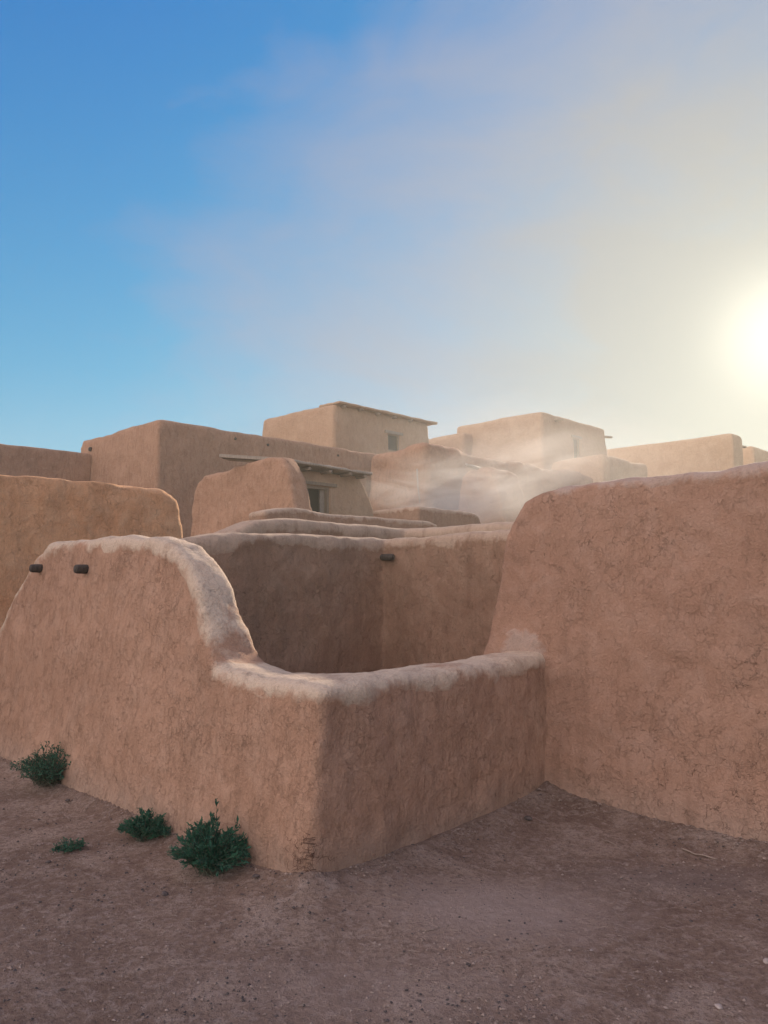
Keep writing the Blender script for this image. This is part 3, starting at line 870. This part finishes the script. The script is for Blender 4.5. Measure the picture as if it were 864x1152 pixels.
veil = maths(t, 'ADD', veil, maths(t, 'MULTIPLY_ADD', maths(t, 'MINIMUM', cosang, .9), .55, -.42))
vf = ramp(t, veil, [(.45, 0), (.90, .85)])
cloudlum = maths(t, 'MULTIPLY_ADD', maths(t, 'POWER', cosang, 7.0), .5, 3.0)
cc = node(t, 'ShaderNodeVectorMath'); cc.operation = 'SCALE'; cc.inputs[0].default_value = (.93, .98, .98); t.links.new(cloudlum, cc.inputs['Scale'])
up_ = ramp(t, sep.outputs['Z'], [(0, (.62, 1.14, 1.60)), (.25, (.26, .92, 1.75)), (.6, (.09, .68, 1.85))])
blue = mix(t, 1.0, sky.outputs['Color'], up_, 'MULTIPLY')
skyc = mix(t, vf, blue, cc.outputs[0])
# glare of the low sun in thin cloud is held back as the eye sees it: a soft ceiling on radiance
one = node(t, 'ShaderNodeVectorMath'); one.operation = 'MULTIPLY_ADD'; t.links.new(skyc, one.inputs[0]); one.inputs[1].default_value = (1 / KS,) * 3; one.inputs[2].default_value = (1, 1, 1)
dv = node(t, 'ShaderNodeVectorMath'); dv.operation = 'DIVIDE'; t.links.new(skyc, dv.inputs[0]); t.links.new(one.outputs[0], dv.inputs[1])
vis = node(t, 'ShaderNodeVectorMath'); vis.operation = 'MULTIPLY'; t.links.new(dv.outputs[0], vis.inputs[0]); 
tint = mix(t, ramp(t, cosang, [(.70, 0), (.93, 1)]), (VIS * .94, VIS * 1.05, VIS * 1.14), (VIS * 1.12, VIS * 1.11, VIS * 1.10))
tint = mix(t, ramp(t, cosang, [(.92, 0), (.995, 1)]), tint, (VIS * 1.18, VIS * 1.13, VIS * 1.0)); t.links.new(tint, vis.inputs[1])
# added fill: unseen warm cloud glow behind the camera, put in to brighten the walls
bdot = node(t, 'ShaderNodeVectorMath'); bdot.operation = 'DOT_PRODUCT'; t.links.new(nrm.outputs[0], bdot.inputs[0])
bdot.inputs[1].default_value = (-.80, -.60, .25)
sky_fill = maths(t, 'MULTIPLY', ramp(t, bdot.outputs['Value'], [(.08, 0), (.5, 1)]), ramp(t, n1.outputs['Fac'], [(.35, .45), (.6, 1)]))
sky_fill = maths(t, 'MULTIPLY', sky_fill, ramp(t, sep.outputs['Z'], [(.0, 0), (.04, 1)]))
bk = node(t, 'ShaderNodeVectorMath'); bk.operation = 'SCALE'; bk.inputs[0].default_value = (1.16, .95, .82); t.links.new(maths(t, 'MULTIPLY', sky_fill, FILL_GAIN), bk.inputs['Scale'])
def glow(p, s, c):
    g = maths(t, 'MULTIPLY', maths(t, 'POWER', cosang, p), s)
    v = node(t, 'ShaderNodeVectorMath'); v.operation = 'SCALE'; v.inputs[0].default_value = c; t.links.new(g, v.inputs['Scale']); return v.outputs[0]
def addv(a, b_):
    v = node(t, 'ShaderNodeVectorMath'); v.operation = 'ADD'; t.links.new(a, v.inputs[0]); t.links.new(b_, v.inputs[1]); return v.outputs[0]
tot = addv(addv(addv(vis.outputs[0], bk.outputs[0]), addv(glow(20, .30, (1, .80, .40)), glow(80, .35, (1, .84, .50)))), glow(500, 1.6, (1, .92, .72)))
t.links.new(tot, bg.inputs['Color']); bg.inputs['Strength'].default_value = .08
t.links.new(bg.outputs[0], out.inputs['Surface'])

# ------------------------------------------------------------------ haze and drifting dust
def volume_mat(name, color, dens, aniso, noisy=None, lo=.44, hi=.66):
    m = bpy.data.materials.new(name); m.use_nodes = True; t = m.node_tree; t.nodes.clear()
    o = node(t, 'ShaderNodeOutputMaterial'); v = node(t, 'ShaderNodeVolumePrincipled')
    v.inputs['Color'].default_value = (*color, 1); v.inputs['Anisotropy'].default_value = aniso; v.inputs['Density'].default_value = dens
    if noisy:
        tc = node(t, 'ShaderNodeTexCoord')
        ln = node(t, 'ShaderNodeVectorMath'); ln.operation = 'LENGTH'; t.links.new(tc.outputs['Object'], ln.inputs[0])
        mp = node(t, 'ShaderNodeMapping'); mp.inputs['Scale'].default_value = noisy[0]; mp.inputs['Rotation'].default_value = noisy[1]
        t.links.new(tc.outputs['Object'], mp.inputs['Vector'])
        n = noi(t, mp.outputs[0], 1.0, 5, .6, .8)
        fall = ramp(t, ln.outputs['Value'], [(.15, 1), (.98, 0)])
        d = maths(t, 'MULTIPLY', ramp(t, n.outputs['Fac'], [(lo, 0), (hi, 1)]), fall)
        t.links.new(maths(t, 'MULTIPLY', d, dens), v.inputs['Density'])
    t.links.new(v.outputs[0], o.inputs['Volume']); return m
b = MB(); b.obox((0, 0, 7), (360 * 1.05, 0, 0), (0, 380, 0), (0, 0, 8.5))
hz_ = link_mesh('haze', b.mesh(), volume_mat('haze_air', (.97, .93, .80), .0014, .45), None, False)
tag(hz_, kind='stuff')
def dust(c, r, dens, sc_, rot, orient, lo=.44, hi=.66):
    bm = bmesh.new(); bmesh.ops.create_icosphere(bm, subdivisions=3, radius=1)
    me = bpy.data.meshes.new('d'); bm.to_mesh(me); bm.free()
    o = link_mesh('dust_cloud', me, volume_mat('drifting_dust', (.93, .87, .79), dens, .1, (sc_, rot), lo, hi), None)
    o.location = c; o.scale = r; o.rotation_euler = orient; tag(o, kind='stuff')
dust(at(545, 548, 25.0), (4.8, 2.4, 1.9), .68, (1.6, 1.0, 2.3), (0, .5, 0), (0, -.25, .1), .40, .74)
dust(at(620, 522, 35.0), (10, 4.5, 3.4), .10, (1.5, 1.0, 1.6), (0, .4, .7), (0, .1, .2), .25, .80)
dust(at(500, 555, 23.5), (3.6, 2.0, 1.3), .42, (1.4, 1.0, 2.6), (.3, .4, 0), (0, .15, .3), .40, .72)

sc.cycles.volume_step_rate = 1.0
sc.cycles.volume_max_steps = 128
sc.cycles.volume_bounces = 1
sc.cycles.max_bounces = 8
sc.cycles.diffuse_bounces = 4
sc.cycles.use_denoising = True
sc.cycles.sample_clamp_indirect = 8

# ------------------------------------------------------------------ camera
cam = bpy.data.cameras.new('camera'); co = bpy.data.objects.new('camera', cam); COL.objects.link(co); sc.camera = co
cam.sensor_fit = 'VERTICAL'; cam.sensor_height = 36; cam.lens = F / 1152 * 36
cam.clip_start = .05; cam.clip_end = 2000
co.location = (0, 0, EYE)
co.rotation_euler = (math.radians(90) + math.atan((HZ - 576) / F), 0, 0)
vs = sc.view_settings; sc.display_settings.display_device = 'sRGB'
vs.view_transform = 'Standard'; vs.look = 'None'; vs.gamma = 1; vs.exposure = 2.05; vs.use_curve_mapping = False
